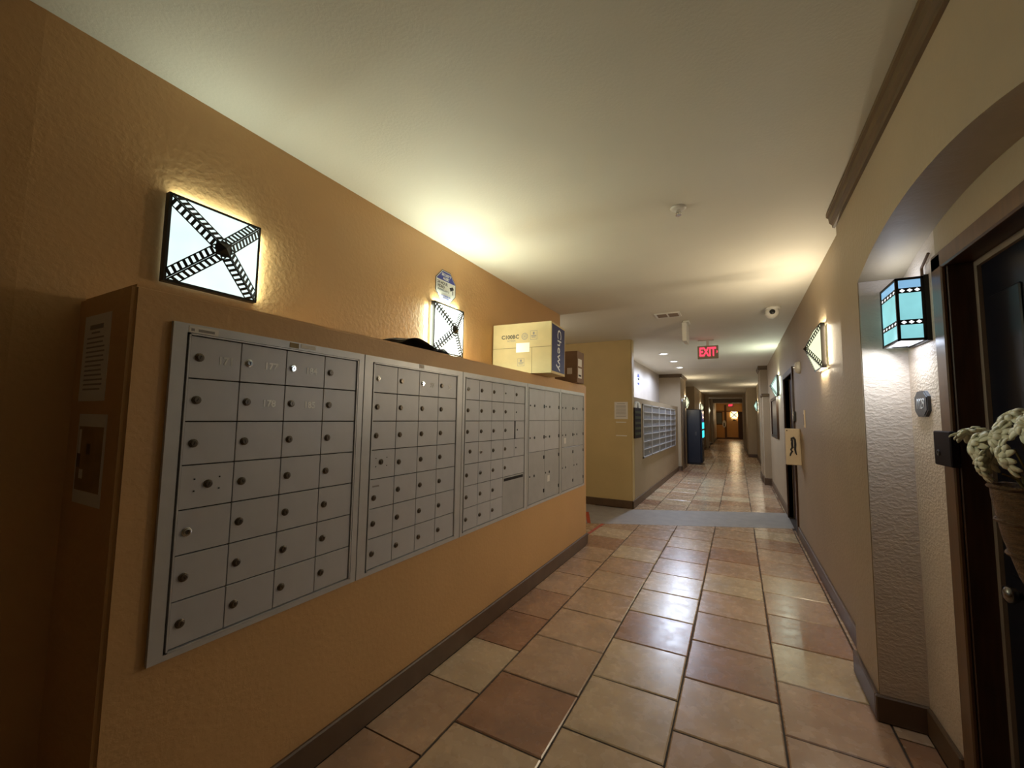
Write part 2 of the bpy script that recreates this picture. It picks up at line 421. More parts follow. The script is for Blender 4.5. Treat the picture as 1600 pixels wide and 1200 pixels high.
base('baseboard_right_door', XD-.018, XD+.004, 2.50, Y1A-.02)
base('baseboard_right_near', XP-.018, XP+.004, -3.2, Y0A)
base('baseboard_end', -2.0, .4, 37.975, 38.0, .16)
# ---- crown mouldings
def crown(name, pts, d):
    struct(name, prism(bmesh.new(), pts, d), 'crown')
def crown_prof(x, s):   # profile in x,z against a wall face x, protruding in direction s
    return [(x, CZ), (x+s*.045, CZ), (x+s*.045, CZ-.022), (x+s*.034, CZ-.030), (x+s*.030, CZ-.062), (x+s*.016, CZ-.078), (x+s*.014, CZ-.095), (x, CZ-.100)]
crown('trim_crown_near', [(x, -3.1, z) for x, z in crown_prof(XP, -1)], (0, 6.41+.03, 0))
crown('trim_crown_left_pier', [(-2.1, y, z) for y, z in crown_prof(13.4, -1)], (.64, 0, 0))
crown('trim_crown_left_pier_side', [(x, 13.36, z) for x, z in crown_prof(-1.50, 1)], (0, 1.54, 0))
crown('trim_crown_right_pier', [(.475, y, z) for y, z in crown_prof(12.1, -1)], (.197, 0, 0))
crown('trim_crown_right_pier_side', [(x, 12.06, z) for x, z in crown_prof(.515, -1)], (0, 1.14, 0))

# ================================================================== DOORS
# near door 1129 (in the arch)
d1 = inst('door_1', None, None, (.90, 2.1, 0)); d1['kind'] = 'structure'
obj('leaf', B(.882, .930, DY0+.02, 2.364, .01, 2.17, bev=.003), 'door_navy', d1)
for (a, b, c, d) in ((1.80, 2.00, .25, .95), (2.09, 2.29, .25, .95), (1.80, 2.00, 1.15, 2.0), (2.09, 2.29, 1.15, 2.0)):
    obj('panel', B(.875, .885, a, b, c, d, bev=.006), 'door_navy', d1)
obj('weatherstrip', B(.868, .8815, 2.342, 2.366, .01, 2.165), 'weather', d1)
obj('weatherstrip', B(.868, .8815, DY0+.03, 2.342, 2.14, 2.165), 'weather', d1)
obj('jamb', B(.788, .95, 2.366, 2.460, 0, 2.20, bev=.003), 'wood_dark', d1)
obj('jamb', B(.788, .95, DY0, DY0+.03, 0, 2.20), 'wood_dark', d1)
obj('jamb', B(.788, .95, DY0, 2.460, 2.166, 2.21), 'wood_dark', d1)
obj('casing', B(.770, .788, 2.372, 2.468, 0, 2.225, bev=.005), 'casing', d1)
obj('casing', B(.770, .788, 1.62, 1.72, 0, 2.225, bev=.006), 'casing', d1)
obj('casing', B(.770, .788, 1.62, 2.468, 2.160, 2.235, bev=.006), 'casing', d1)
k = inst('handle', None, d1, (.882, 2.165, .905))
bm = lathe(bmesh.new(), [(.032, 0), (.032, -.008), (.014, -.012), (.012, -.035), (.024, -.042), (.030, -.055), (.027, -.070), (.012, -.076)], (.882, 2.165, .905), 'x', 20)
obj('knob', bm, mat('dark_chrome', (.22, .21, .20), .22, metal=1), k, True)
# doorway on the right wall
d2 = inst('door_2', None, None, (XR, 7.35, 0)); d2['kind'] = 'structure'
obj('leaf', B(XR+.06, XR+.10, 6.80, 7.90, .01, 2.14), 'wood_dark', d2)
for y in (6.70, 7.92): obj('casing', B(XR-.022, XR+.06, y, y+.08, 0, 2.16, bev=.004), 'wood_dark', d2)
obj('casing', B(XR-.022, XR+.06, 6.70, 8.00, 2.16, 2.24, bev=.004), 'wood_dark', d2)
# door in the left pier side
d3 = inst('door_3', None, None, (-1.5, 14.05, 0)); d3['kind'] = 'structure'
obj('leaf', B(-1.497, -1.478, 13.70, 14.36, .01, 2.06), 'wood_dark', d3)
for y in (13.64, 14.36): obj('casing', B(-1.499, -1.466, y, y+.06, 0, 2.06), 'crown', d3)
obj('casing', B(-1.499, -1.466, 13.64, 14.42, 2.06, 2.13), 'sign_white', d3)  # head casing white: the lit top edge is put into its colour
# end of the corridor: wooden door with a glazed upper panel, and a dark door at right
d4 = inst('door_4', None, None, (-1.25, 38, 0)); d4['kind'] = 'structure'
for x0, x1, z0, z1 in ((-1.72, -1.62, 0, 2.45), (-.96, -.80, 0, 2.75), (-1.62, -.96, 0, .10), (-1.62, -.96, 2.2, 2.28)):
    obj('casing', B(x0, x1, 37.93, 38, z0, z1), 'casing', d4)
obj('leaf', B(-1.62, -.96, 37.95, 38, .1, 2.2), 'paint_orange', d4)
wf = obj('window_frame', B(-1.60, -1.10, 37.94, 37.96, 1.14, 2.18), 'wood_dark', d4)
obj('pane', B(-1.53, -1.16, 37.93, 37.945, 1.22, 2.12), 'frost', wf)
d5 = inst('door_5', None, None, (.2, 38, 0)); d5['kind'] = 'structure'
obj('leaf', B(.06, .35, 37.94, 38, 0, 2.2), 'wood_dark', d5)
obj('casing', B(.0, .06, 37.92, 38, 0, 2.26), 'casing', d5)
obj('trim_rail', B(-.80, 0, 37.96, 38, 2.2, 2.27), 'casing', d4)

# ================================================================== MAILBOXES
def lock_mesh(name, m):
    bm = lathe(bmesh.new(), [(.0145, 0), (.0145, .003), (.012, .0045), (.0105, .0045), (.0100, .0075), (.0085, .0085)], (0, 0, 0), 'x', 14)
    n0 = len(bm.faces)
    box(bm, .0080, .0089, -.0012, .0012, -.0055, .0055, mi=1)
    me = mk(name, bm, [m, 'gap']); return me
LK = lock_mesh('lock', 'lock'); LKC = lock_mesh('lock', 'chrome')
LKS = mk('keyhole', lathe(bmesh.new(), [(.007, 0), (.007, .003), (.004, .004)], (0, 0, 0), 'x', 8), 'black')
XF = XL+.0015         # just clear of the wall face
def mail_unit(y0, y1, cs, rs, label, special=None, doormat='alu', z0=.713, z1=1.801, trim=.030):
    t = empty('mailbox_unit', (XF, (y0+y1)/2, z0), label, 'mailbox', 'wall mailbox units')
    xt = XF+.014
    obj('backing', B(XF, XF+.002, y0+.01, y1-.01, z0+.01, z1-.01), 'gap', t)
    tl = max(.012, cs[0]-y0-.012); tr = max(.010, y1-cs[-1]-.012)
    # mitred flange
    def bar(p): obj('trim', prism(bmesh.new(), [(XF, a, b) for a, b in p], (.014, 0, 0)), 'alu_trim', t)
    zt, zb = z1-.030, z0+.018
    bar([(y0, z0), (y0+tl, zb), (y0+tl, zt), (y0, z1)]); bar([(y1, z0), (y1-tr, zb), (y1-tr, zt), (y1, z1)])
    bar([(y0, z1), (y0+tl, zt), (y1-tr, zt), (y1, z1)]); bar([(y0, z0), (y0+tl, zb), (y1-tr, zb), (y1, z0)])
    # raised inner rim of the master door
    a, b, c, d = cs[0]-.006, cs[-1]+.006, rs[-1]-.006, rs[0]+.006
    bm = bmesh.new()
    for (p, q, r, s) in ((a, a+.005, c, d), (b-.005, b, c, d), (a, b, d-.005, d), (a, b, c, c+.004)): box(bm, XF, XF+.017, p, q, r, s)
    obj('rim', bm, 'alu_trim', t)
    return t
def door(t, ya, yb, za, zb, m, lk=None, lkp=None, num=None, faint=False, extra=None, dx=0):
    g = .0012
    d = obj('door', B(XF+.002, XF+.011+dx, ya+g, yb-g, zb+g*1.6, za-g*1.6, bev=.0015), m, t)
    X = XF+.011+dx
    if lk:
        p = lkp or (ya+min(.030, (yb-ya)*.2), (za+zb)/2)
        o = inst('lock', lk, d, (X, p[0], p[1]), (random.uniform(-.5, .5), 0, 0))
    if num:
        text('number', num, .037, 'faint_paint' if faint else 'white_paint', d, (X+.0004, ya+.115, (za+zb)/2-.004), (0, 1, 0), (0, 0, 1), .0006, 0.0013)
    return d, X
R7 = [1.763-.1463*i for i in range(8)]
# unit 1
c1 = [.708, .874, 1.052, 1.233, 1.411]
t1 = mail_unit(.656, 1.453, c1, R7, 'silver mailbox unit nearest the camera with doors numbered 177 and 184')
nums = {(0, 0): ('171', True), (0, 1): ('177', False), (0, 2): ('184', False), (1, 1): ('178', False), (1, 2): ('185', False)}
for r in range(7):
    for c in range(4):
        lk = LKC if (r, c) in ((0, 1), (0, 2), (4, 0)) else LK
        lp = (.792, 1.256) if (r, c) == (3, 0) else None
        n = nums.get((r, c), (None, False))
        d, X = door(t1, c1[c], c1[c+1], R7[r], R7[r+1], 'alu', lk, lp, n[0], n[1])
        if (r, c) == (3, 0):
            for a in (-.042, .036):
                for b in (-.02, .02): inst('screw_hole', LKS, d, (X, .792+a, 1.256+b)).scale = (.5, .4, .4)
# paper strip and stickers on the top flange
o = obj('label_strip', B(XF+.014, XF+.0152, .700, .790, 1.772, 1.794), 'paper', t1)
for a, b, z in ((.706, .716, 1.781), (.728, .778, 1.781)): obj('print', B(XF+.0152, XF+.0155, a, b, z-.004, z+.005), 'greyink', o)
obj('sticker', B(XF+.014, XF+.0152, 1.06, 1.10, 1.776, 1.796), 'cardline', t1)
obj('sticker', B(XF+.014, XF+.0152, 1.11, 1.18, 1.780, 1.796), 'paper', t1)
# unit 2
c2 = [1.522, 1.691, 1.868, 2.045, 2.232]
t2 = mail_unit(1.459, 2.296, c2, R7, 'silver mailbox unit second from the camera with a door numbered 20')
for r in range(7):
    for c in range(4):
        lk = LKC if (r, c) in ((0, 0), (0, 2)) else LK
        lp = (1.592, 1.262) if (r, c) == (3, 0) else (1.552, 1.085) if (r, c) == (4, 0) else None
        n = {(0, 2): ('27', True), (0, 3): ('20', False)}.get((r, c), (None, False))
        d, X = door(t2, c2[c], c2[c+1], R7[r], R7[r+1], 'alu', lk, lp, n[0], n[1])
        if (r, c) == (3, 0):
            for a in (-.035, .04):
                for b in (-.022, .02): inst('screw_hole', LKS, d, (X, 1.592+a, 1.262+b)).scale = (.5, .4, .4)
        if (r, c) == (4, 0): obj('scratch', B(X, X+.0004, 1.540, 1.585, 1.138, 1.146), 'greyink', d)
obj('sticker', B(XF+.014, XF+.0152, 1.86, 1.90, 1.778, 1.80), 'paper', t2)
# unit 3
c3 = [2.34, 2.512, 2.685, 2.866, 3.049, 3.233]
t3 = mail_unit(2.302, 3.281, c3, R7, 'silver mailbox unit in the middle with two large slotted doors at its lower right')
for r in range(7):
    for c in range(5):
        if r >= 4 and c >= 3: continue
        lp = (2.405, 1.262) if (r, c) == (3, 0) else None
        lk = LKC if (r, c) in ((0, 0), (3, 1)) else LKS if (r, c) in ((0, 3), (1, 4), (2, 4), (3, 4)) else LK
        ya = c3[c]+(.022 if (r, c) == (2, 4) else 0)
        door(t3, ya, c3[c+1], R7[r], R7[r+1], 'alu', lk, lp)
d, X = door(t3, c3[3], c3[5], R7[4], R7[5], 'alu', LK)
d, X = door(t3, c3[3], c3[5], R7[5], R7[7], 'alu_dark')
obj('mail_slot', B(X, X+.0012, c3[3]+.02, c3[5]-.02, R7[5]-.034, R7[5]-.012), 'black', d)
# units 4 and 5: parcel lockers
HG = mk('hinge', B(0, .005, -.010, .010, -.016, .016), 'black')
TAG = mk('paper_tag', B(0, .0012, -.028, .028, -.030, .030), 'paper')
for (y0, y1, cs, rs, lab, tagp) in ((3.286, 4.060, [3.318, 3.662, 4.030], [1.763, 1.474, 1.19, .739], 'grey parcel locker unit left of the last one, paper tag on a lowest door', (1, 2)),
                                   (4.065, 4.828, [4.098, 4.448, 4.797], [1.763, 1.474, 1.19, .739], 'grey parcel locker unit at the far end of the mailbox wall', (0, 1))):
    t = mail_unit(y0, y1, cs, rs, lab)
    for r in range(3):
        for c in range(2):
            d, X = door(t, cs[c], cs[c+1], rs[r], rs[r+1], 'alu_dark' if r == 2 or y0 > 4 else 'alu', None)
            zc = rs[r]-.155 if r < 2 else rs[r+1]+.24
            inst('keyhole', LKS, d, (X, cs[c]+.12, zc)).scale = (1, 1.7, 1.7)
            inst('keyhole', LKS, d, (X, cs[c]+.03, zc)).scale = (1, 1.2, 1.2)
            for zz in ((zc,) if r < 2 else (rs[r]-.06, rs[r+1]+.08)): inst('hinge', HG, d, (X, cs[c+1]-.012, zz))
            if (c, r) == tagp: inst('paper_tag', TAG, d, (X, cs[c]+.10, zc-.06))

# bank 2, further along the corridor
XF2 = -1.587
ys = [8.10, 9.02, 9.94, 10.86, 11.78, 12.70]
rows2 = [1.775-.142*i for i in range(8)]
ords = ['first', 'second', 'third', 'fourth', 'last']
for k in range(5):
    a, b = ys[k], ys[k+1]
    t = empty('mailbox_unit', (XF2, (a+b)/2, .775), '%s unit from the directory board in the far silver mailbox bank' % ords[k], 'mailbox', 'far bank of mailbox units')
    obj('backing', B(XF2-.001, XF2+.004, a, b, .768, 1.79), 'gap', t)
    bm = bmesh.new()
    for (p, q, r, s) in ((a, a+.05, .768, 1.79), (b-.04, b, .768, 1.79), (a, b, 1.765, 1.79), (a, b, .768, .79)): box(bm, XF2, XF2+.02, p, q, r, s)
    obj('trim', bm, 'alu_trim', t)
    for r in range(7):
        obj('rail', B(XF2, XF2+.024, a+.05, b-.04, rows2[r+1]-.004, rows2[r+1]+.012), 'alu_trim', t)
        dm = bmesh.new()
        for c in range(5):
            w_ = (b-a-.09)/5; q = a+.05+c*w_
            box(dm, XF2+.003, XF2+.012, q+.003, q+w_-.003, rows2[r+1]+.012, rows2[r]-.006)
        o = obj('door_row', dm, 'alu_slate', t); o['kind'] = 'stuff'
        if (k, r) in ((0, 5), (0, 6), (2, 3), (2, 4), (3, 2)): inst('lock', LKC, t, (XF2+.012, a+.6, rows2[r]-.06)).scale = (2, 2, 2)

# ================================================================== SCONCES AND LAMPS
def sconce(plane, cy, cz, axis, glass, power, col, label, size=.37, apex=.115, lab2=None, weights=(1.5, .9, .5, .5), tilt=.9):
    """axis '+x','-x','-y': outward normal of the wall it hangs on"""
    N, U = {'+x': (V((1, 0, 0)), V((0, 1, 0))), '-x': (V((-1, 0, 0)), V((0, -1, 0))), '-y': (V((0, -1, 0)), V((1, 0, 0))), '+y': (V((0, 1, 0)), V((-1, 0, 0)))}[axis]
    W = V((0, 0, 1)); O = V((plane, cy, cz)) if axis[1] == 'x' else V((cy, plane, cz))
    T_ = lambda u, w_, n: O+U*u+W*w_+N*n
    t = empty('wall_sconce', O, label, 'sconce', 'pyramid wall sconces')
    h = size/2; f = .011; n0, n1 = .014, .046
    bm = bmesh.new()
    for (a, b, c, d) in ((-h, h, h-f, h), (-h, h, -h, -h+f), (-h, -h+f, -h+f, h-f), (h-f, h, -h+f, h-f)):
        prism(bm, [T_(a, c, n0), T_(b, c, n0), T_(b, d, n0), T_(a, d, n0)], N*(n1-n0))
    obj('frame', bm, 'bronze', t)
    obj('mount', prism(bmesh.new(), [T_(-.10, -.10, .0), T_(.10, -.10, .0), T_(.10, .10, .0), T_(-.10, .10, .0)], N*n0), 'bronze', t)
    g = h-f; A = T_(0, 0, apex); cs = [T_(-g, -g, n1), T_(g, -g, n1), T_(g, g, n1), T_(-g, g, n1)]
    for k in range(4):
        bm = bmesh.new(); p, q = cs[k], cs[(k+1) % 4]; mid = (p+q)/2
        d = N*(-.004)
        prism(bm, [p, q, A], d); obj('pane', bm, glass, t)
    # pierced metal straps along the four ridges
    for k in range(4):
        P = cs[k]; ax = (A-P); L = ax.length; ax.normalize()
        bm = bmesh.new()
        for s in (1, -1):
            Q = cs[(k+s) % 4]; e = (Q-P).normalized(); tn = (e-ax*e.dot(ax)).normalized()
            nn = ax.cross(tn)
            if nn.dot(N) < 0: nn = -nn
            def pt(l, d): return P+ax*l+tn*d+nn*.0012
            def strip(l0, d0, l1, d1, l2, d2, l3, d3): prism(bm, [pt(l0, d0), pt(l1, d1), pt(l2, d2), pt(l3, d3)], nn*.0014)
            Wd = .035; L1 = L-.02
            strip(0, 0, L1, 0, L1, .006, 0, .006); strip(.02, Wd, L1, Wd, L1, Wd-.005, .02, Wd-.005)
            nr = 9
            for i in range(nr+1):
                l = .012+(L1-.024)*i/nr
                strip(l, .003, l+.012, .003, l+.012+.008, Wd-.002, l+.008, Wd-.002)
        obj('pierced_strap', bm, 'bronze', t)
    c = .042; nb = apex-(apex-n1)*c*1.3/g+.0015
    bm = bmesh.new(); q = [T_(-c, 0, nb), T_(0, -c, nb), T_(c, 0, nb), T_(0, c, nb)]
    q = [T_(-c, -c, nb), T_(c, -c, nb), T_(c, c, nb), T_(-c, c, nb)]
    vs_ = [bm.verts.new(p) for p in q]; ve = bm.verts.new(T_(0, 0, apex+.010)); bm.faces.new(vs_)
    for k in range(4): bm.faces.new((vs_[k], vs_[(k+1) % 4], ve))
    obj('cap', bm, 'bronze', t)
    # lamp light spilling from the open edge between frame and wall
    for (u, w_, nrm, wt) in ((0, h+.002, W, weights[0]), (0, -h-.002, -W, weights[1]), (h+.002, 0, U, weights[2]), (-h-.002, 0, -U, weights[3])):
        if wt: area('lamp', T_(u, w_, .008), nrm+N*tilt, size*.85 if abs(w_) > .01 else .013, .013 if abs(w_) > .01 else size*.85, power*wt/4, col, t)
    return t
sconce(XU, .948, 2.212, '+x', 'glass_1', P_SCONCE_LEFT, C_GREEN, 'pyramid glass wall sconce with black straps nearest the camera above the ledge', weights=(.8, 0, 1.2, 0), tilt=.5)
sconce(XU, 2.645, 2.186, '+x', 'glass_2', P_SCONCE_LEFT2, C_GREEN, 'brightest white pyramid wall sconce above the ledge, below the octagonal sign', size=.39, weights=(.8, .8, .4, .7), tilt=1.6)
sconce(XR, 4.44, 2.14, '-x', 'glass_3', P_SCONCE_RIGHT, C_WARM, 'pale yellow pyramid wall sconce on the right wall by the arch pier', size=.38, apex=.14, weights=(.8, 1.3, .7, .7), tilt=1.6)
sconce(XR, 8.97, 2.14, '-x', 'glass_4', P_SCONCE_RIGHT2, C_GREEN, 'pale green pyramid wall sconce just past the dark doorway on the right wall', size=.38, apex=.14)
sconce(XR, 18.2, 2.06, '-x', 'glass_4', P_SCONCE_FAR, C_WARM, 'small pale green sconce on the right wall far beyond the column', size=.38, apex=.14)
sconce(-1.50, 14.66, 2.06, '+x', 'glass_3', P_SCONCE_FAR, C_WARM, 'pale sconce on the left pier right above the vending machine', size=.38, apex=.14)
sconce(-1.55, 21.6, 2.08, '+x', 'glass_3', P_SCONCE_FAR, C_WARM, 'small sconce on the left wall behind the vending machine', size=.38, apex=.16)
sconce(-1.55, 27.5, 2.08, '+x', 'glass_5', P_SCONCE_FAR, C_WARM, 'warm sconce on the left wall between the two farthest piers', size=.38, apex=.14)
sconce(38, -.25, 1.95, '-y', 'glass_5', P_SCONCE_FAR*2.2, (1, .78, .45), 'glowing sconce on the orange wall at the end of the corridor', size=.42, apex=.16)

sconce(5.108, -3.0, 2.14, '+y', 'glass_5', P_SCONCE_HALL_ADDED, (1, .93, .78), 'added sconce inside the side hall, unseen behind the mailbox wall, lighting the ochre wall', size=.38, apex=.14)  # unseen lamp, added to brighten the ochre hall wall
# lantern beside the near door
lt = empty('wall_lantern', (XD, 2.66, 1.875), 'boxy blue glass wall lantern with black frame beside the near door', 'lantern')
lx0, lx1, ly0, ly1, lz0, lz1 = .668, XD-.016, 2.545, 2.785, 1.880, 2.178
f = .011
bm = bmesh.new()
for x in (lx0, lx1-f):
    for y in (ly0, ly1-f): box(bm, x, x+f, y, y+f, lz0, lz1)
for z in (lz0, lz1-f):
    for y in (ly0, ly1-f): box(bm, lx0, lx1, y, y+f, z, z+f)
    for x in (lx0, lx1-f): box(bm, x, x+f, ly0, ly1, z, z+f)
obj('frame', bm, 'bronze', lt)
obj('back_plate', B(lx1, XD, ly0-.004, ly1+.004, lz0-.004, lz1+.004), 'bronze', lt)
bands = (lz0+.225, lz0+.075)
zs = [lz0+f, bands[1], bands[1]+.024, bands[0], bands[0]+.024, lz1-f]
for i, mname in ((0, 'lantern_aqua'), (2, 'lantern_aqua'), (4, 'lantern_blue')):
    a, b = zs[i]-.003, zs[i+1]+.003
    obj('pane', B(lx0+.004, lx0+.007, ly0+f, ly1-f, a, b), mname, lt)
    obj('pane', B(lx0+f, lx1-f, ly0+.004, ly0+.007, a, b), mname, lt)
    obj('pane', B(lx0+f, lx1-f, ly1-.007, ly1-.004, a, b), mname, lt)
obj('pane', B(lx0+f, lx1-f, ly0+.0045, ly0+.0065, bands[0], bands[0]+.024), 'lantern_bot', lt)
obj('pane', B(lx0+f, lx1-f, ly0+.0045, ly0+.0065, bands[1], bands[1]+.024), 'lantern_bot', lt)
obj('pane', B(lx0+.0045, lx0+.0065, ly0+f, ly1-f, bands[0], bands[0]+.024), 'lantern_bot', lt)
obj('pane', B(lx0+.0045, lx0+.0065, ly0+f, ly1-f, bands[1], bands[1]+.024), 'lantern_bot', lt)
def diamond_band(P0, E, Wv, ln, ht, n, Nv):
    bm = bmesh.new(); P0 = V(P0); E = V(E); Wv = V(Wv); Nv = V(Nv)*.0015; c = ln/n; rail = .0035
    q = lambda u, w_: P0+E*u+Wv*w_
    prism(bm, [q(0, 0), q(ln, 0), q(ln, rail), q(0, rail)], Nv); prism(bm, [q(0, ht), q(ln, ht), q(ln, ht-rail), q(0, ht-rail)], Nv)
    for i in range(n):
        a = i*c; b = a+c; m_ = a+c/2; hm = ht/2; i0 = rail; i1 = ht-rail; e = c*.10
        for p in (((a, i0), (m_, i0), (a+e, hm), (a, hm)), ((b, i0), (m_, i0), (b-e, hm), (b, hm)), ((a, i1), (m_, i1), (a+e, hm), (a, hm)), ((b, i1), (m_, i1), (b-e, hm), (b, hm))):
            prism(bm, [q(*s) for s in p], Nv)
    return bm
for z in bands:
    obj('diamond_band', diamond_band((lx0+f, ly0+.002, z), (1, 0, 0), (0, 0, 1), lx1-lx0-2*f, .024, 3, (0, -1, 0)), 'bronze', lt)
    obj('diamond_band', diamond_band((lx0+.002, ly0+f, z), (0, 1, 0), (0, 0, 1), ly1-ly0-2*f, .024, 5, (-1, 0, 0)), 'bronze', lt)
obj('diffuser', B(lx0+f, lx1-f, ly0+f, ly1-f, lz0+.006, lz0+.010), 'lantern_bot', lt)
bm = bmesh.new(); tube(bm, [(XD-.012, ly0+.03, lz1), (XD-.012, ly0+.03, lz1+.045), (XD-.012, 2.49, lz1+.085)], .006)
obj('conduit', bm, 'casing', lt)
area('lamp', ((lx0+lx1)/2, (ly0+ly1)/2, lz0+.004), (0, 0, -1), .08, .19, P_LANTERN, C_COOL, lt)
area('lamp', (lx0+.045, (ly0+ly1)/2, lz0-.004), (-.9, 0, -1), .19, .05, P_LANTERN_FRONT, (.80, .91, 1), lt)

area('lamp', ((lx0+lx1)/2, (ly0+ly1)/2, lz1-.004), (0, 0, 1), .08, .19, P_LANTERN_UP, C_COOL, lt)

# recessed downlights over the far mailbox bank
for k, (x, y) in enumerate(((-1.335, 9.12), (-1.30, 10.40), (-1.315, 11.68))):
    t = empty('downlight', (x, y, CZ), '%s recessed round ceiling downlight over the far mailboxes' % ('nearest', 'middle', 'farthest')[k], 'downlight', 'recessed ceiling downlights')
    obj('ring', lathe(bmesh.new(), [(.075, 0), (.105, 0), (.105, -.006), (.078, -.010), (.075, 0)], (x, y, CZ), 'z', 24, cap=False), 'sign_white', t, True)
    obj('lens', lathe(bmesh.new(), [(.076, -.003), (.05, -.006), (.01, -.007)], (x, y, CZ), 'z', 24), 'downlens', t)
    l = bpy.data.lights.new('lamp', 'SPOT'); l.energy = P_DOWN*4; l.color = C_COOL; l.spot_size = math.radians(174); l.spot_blend = .35; l.shadow_soft_size = .07
    o = bpy.data.objects.new('lamp', l); COL.objects.link(o); o.parent = t; o.location = (0, 0, -.02)

# ================================================================== THINGS ON THE LEDGE
def obox(bm, C, u, v, z0, z1, mi=0, bev=0):
    C, u, v = V((*C, 0)), V((*u, 0)), V((*v, 0))
    p = [C, C+u, C+u+v, C+v]
    prism(bm, [q+V((0, 0, z0)) for q in p], (0, 0, z1-z0)); return bm
C0 = (-1.458, 3.42); U_ = V((-.9976, -.07)); V_ = V((-.07, .9976)); LU, LV, ZB, HB = .585, .41, 1.904, .470
bt = empty('cardboard_box', (C0[0]+(U_*LU/2+V_*LV/2).x, C0[1]+(U_*LU/2+V_*LV/2).y, ZB), 'large tan cardboard box with navy end panel overhanging the ledge', 'box', 'boxes on the ledge')
obj('carton', obox(bmesh.new(), C0, U_*LU, V_*LV, ZB, ZB+HB), 'card', bt)
X3 = -V((U_.x, U_.y, 0)); N3 = V((-V_.x, -V_.y, 0)); ZU = V((0, 0, 1))
def on_left(a, z, d=.0008):   # a measured from the wall end (left in view), z above bottom
    return V((C0[0], C0[1], 0))+V((U_.x, U_.y, 0))*(LU-a)+N3*d+ZU*(ZB+z)
def patch(name, a0, a1, z0, z1, m, parent, d=.0008):
    return obj(name, prism(bmesh.new(), [on_left(a0, z0, 0), on_left(a1, z0, 0), on_left(a1, z1, 0), on_left(a0, z1, 0)], N3*d), m, parent)
patch('flap_seam', .0, LU, .238, .243, 'cardline', bt); patch('flap_seam', .395, .399, .0, .238, 'cardline', bt)
patch('packing_tape', .24, .375, .198, .285, 'tape', bt, .001)
text('print', 'C100BC', .052, 'ink', bt, on_left(.178, .345), X3, ZU, .0005, .001)
text('print', 'ACTION', .022, 'greyink', bt, on_left(.19, .308), X3, ZU, .0005)
def ring_print(a, z, r, m='greyink'):
    bm = bmesh.new(); c = on_left(a, z, .0006); n = 20
    for k in range(n):
        p, q = 2*math.pi*k/n, 2*math.pi*(k+1)/n
        f_ = lambda t_, rr: c+X3*math.cos(t_)*rr+ZU*math.sin(t_)*rr
        quad(bm, [f_(p, r), f_(q, r), f_(q, r*.84), f_(p, r*.84)])
        if k % 2 == 0: quad(bm, [f_(p, r*.72), f_(q, r*.72), f_(q, r*.5), f_(p, r*.5)])
    for s in (-1, 0, 1):
        quad(bm, [c+X3*(s*r*.22-r*.06)-ZU*r*.3, c+X3*(s*r*.22+r*.06)-ZU*r*.3, c+X3*(s*r*.22+r*.06)+ZU*r*.3, c+X3*(s*r*.22-r*.06)+ZU*r*.3])
    obj('stamp', bm, m, bt)
ring_print(.325, .345, .032)
def square_print(a, z, w_, h_):
    bm = bmesh.new(); c = on_left(a, z, .0006)
    def rr(x0, x1, y0, y1): quad(bm, [c+X3*x0+ZU*y0, c+X3*x1+ZU*y0, c+X3*x1+ZU*y1, c+X3*x0+ZU*y1])
    e = .003
    rr(-w_, w_, -h_, -h_+e); rr(-w_, w_, h_-e, h_); rr(-w_, -w_+e, -h_+e, h_-e); rr(w_-e, w_, -h_+e, h_-e)
    rr(-w_*.25, w_*.25, h_*.1, h_*.7); rr(-w_*.75, w_*.75, -h_*.25, -h_*.05); rr(-w_*.6, w_*.6, -h_*.55, -h_*.4)
    obj('stamp', bm, 'greyink', bt)
square_print(.415, .352, .034, .042); square_print(.29, .105, .034, .036)
# navy end face with lettering running downwards
Nn = V((-U_.x, -U_.y, 0)); Vv = V((V_.x, V_.y, 0)); CC = V((*C0, 0))
obj('printed_panel', prism(bmesh.new(), [CC+Vv*.018+ZU*(ZB+.022), CC+Vv*(LV-.012)+ZU*(ZB+.022), CC+Vv*(LV-.012)+ZU*(ZB+HB-.016), CC+Vv*.018+ZU*(ZB+HB-.016)], Nn*.0008), 'navy', bt)
text('print', 'Chewy', .16, 'sign_white', bt, CC+Vv*(LV*.55)+ZU*(ZB+HB*.5)+Nn*.0012, -ZU, Vv, .0005, .001, sx=.88)
# small brown box at the end of the ledge
sb_ = empty('small_carton', (-1.71, 4.565, 1.902), 'small dark brown carton with white labels at the far end of the ledge', 'box', 'boxes on the ledge')
obj('carton', B(-1.85, -1.578, 4.451, 4.68, 1.9025, 2.262, bev=.002), 'cardbrown', sb_)
obj('shipping_label', B(-1.578, -1.577, 4.475, 4.60, 2.09, 2.175), 'paper', sb_)
obj('shipping_label', B(-1.578, -1.577, 4.475, 4.60, 1.955, 2.07), 'paper', sb_)
obj('shipping_label', B(-1.70, -1.64, 4.450, 4.4511, 2.0, 2.07), 'paper', sb_)
obj('print', B(-1.577, -1.5765, 4.49, 4.58, 1.975, 1.995), 'ink', sb_)
# loose block under the overhanging box
tag(obj('wood_block', B(-1.80, -1.70, 3.86, 3.97, 1.9025, 1.93, bev=.003), 'cardbrown'), 'small dark block lying on the ledge behind the large tan box', 'block')
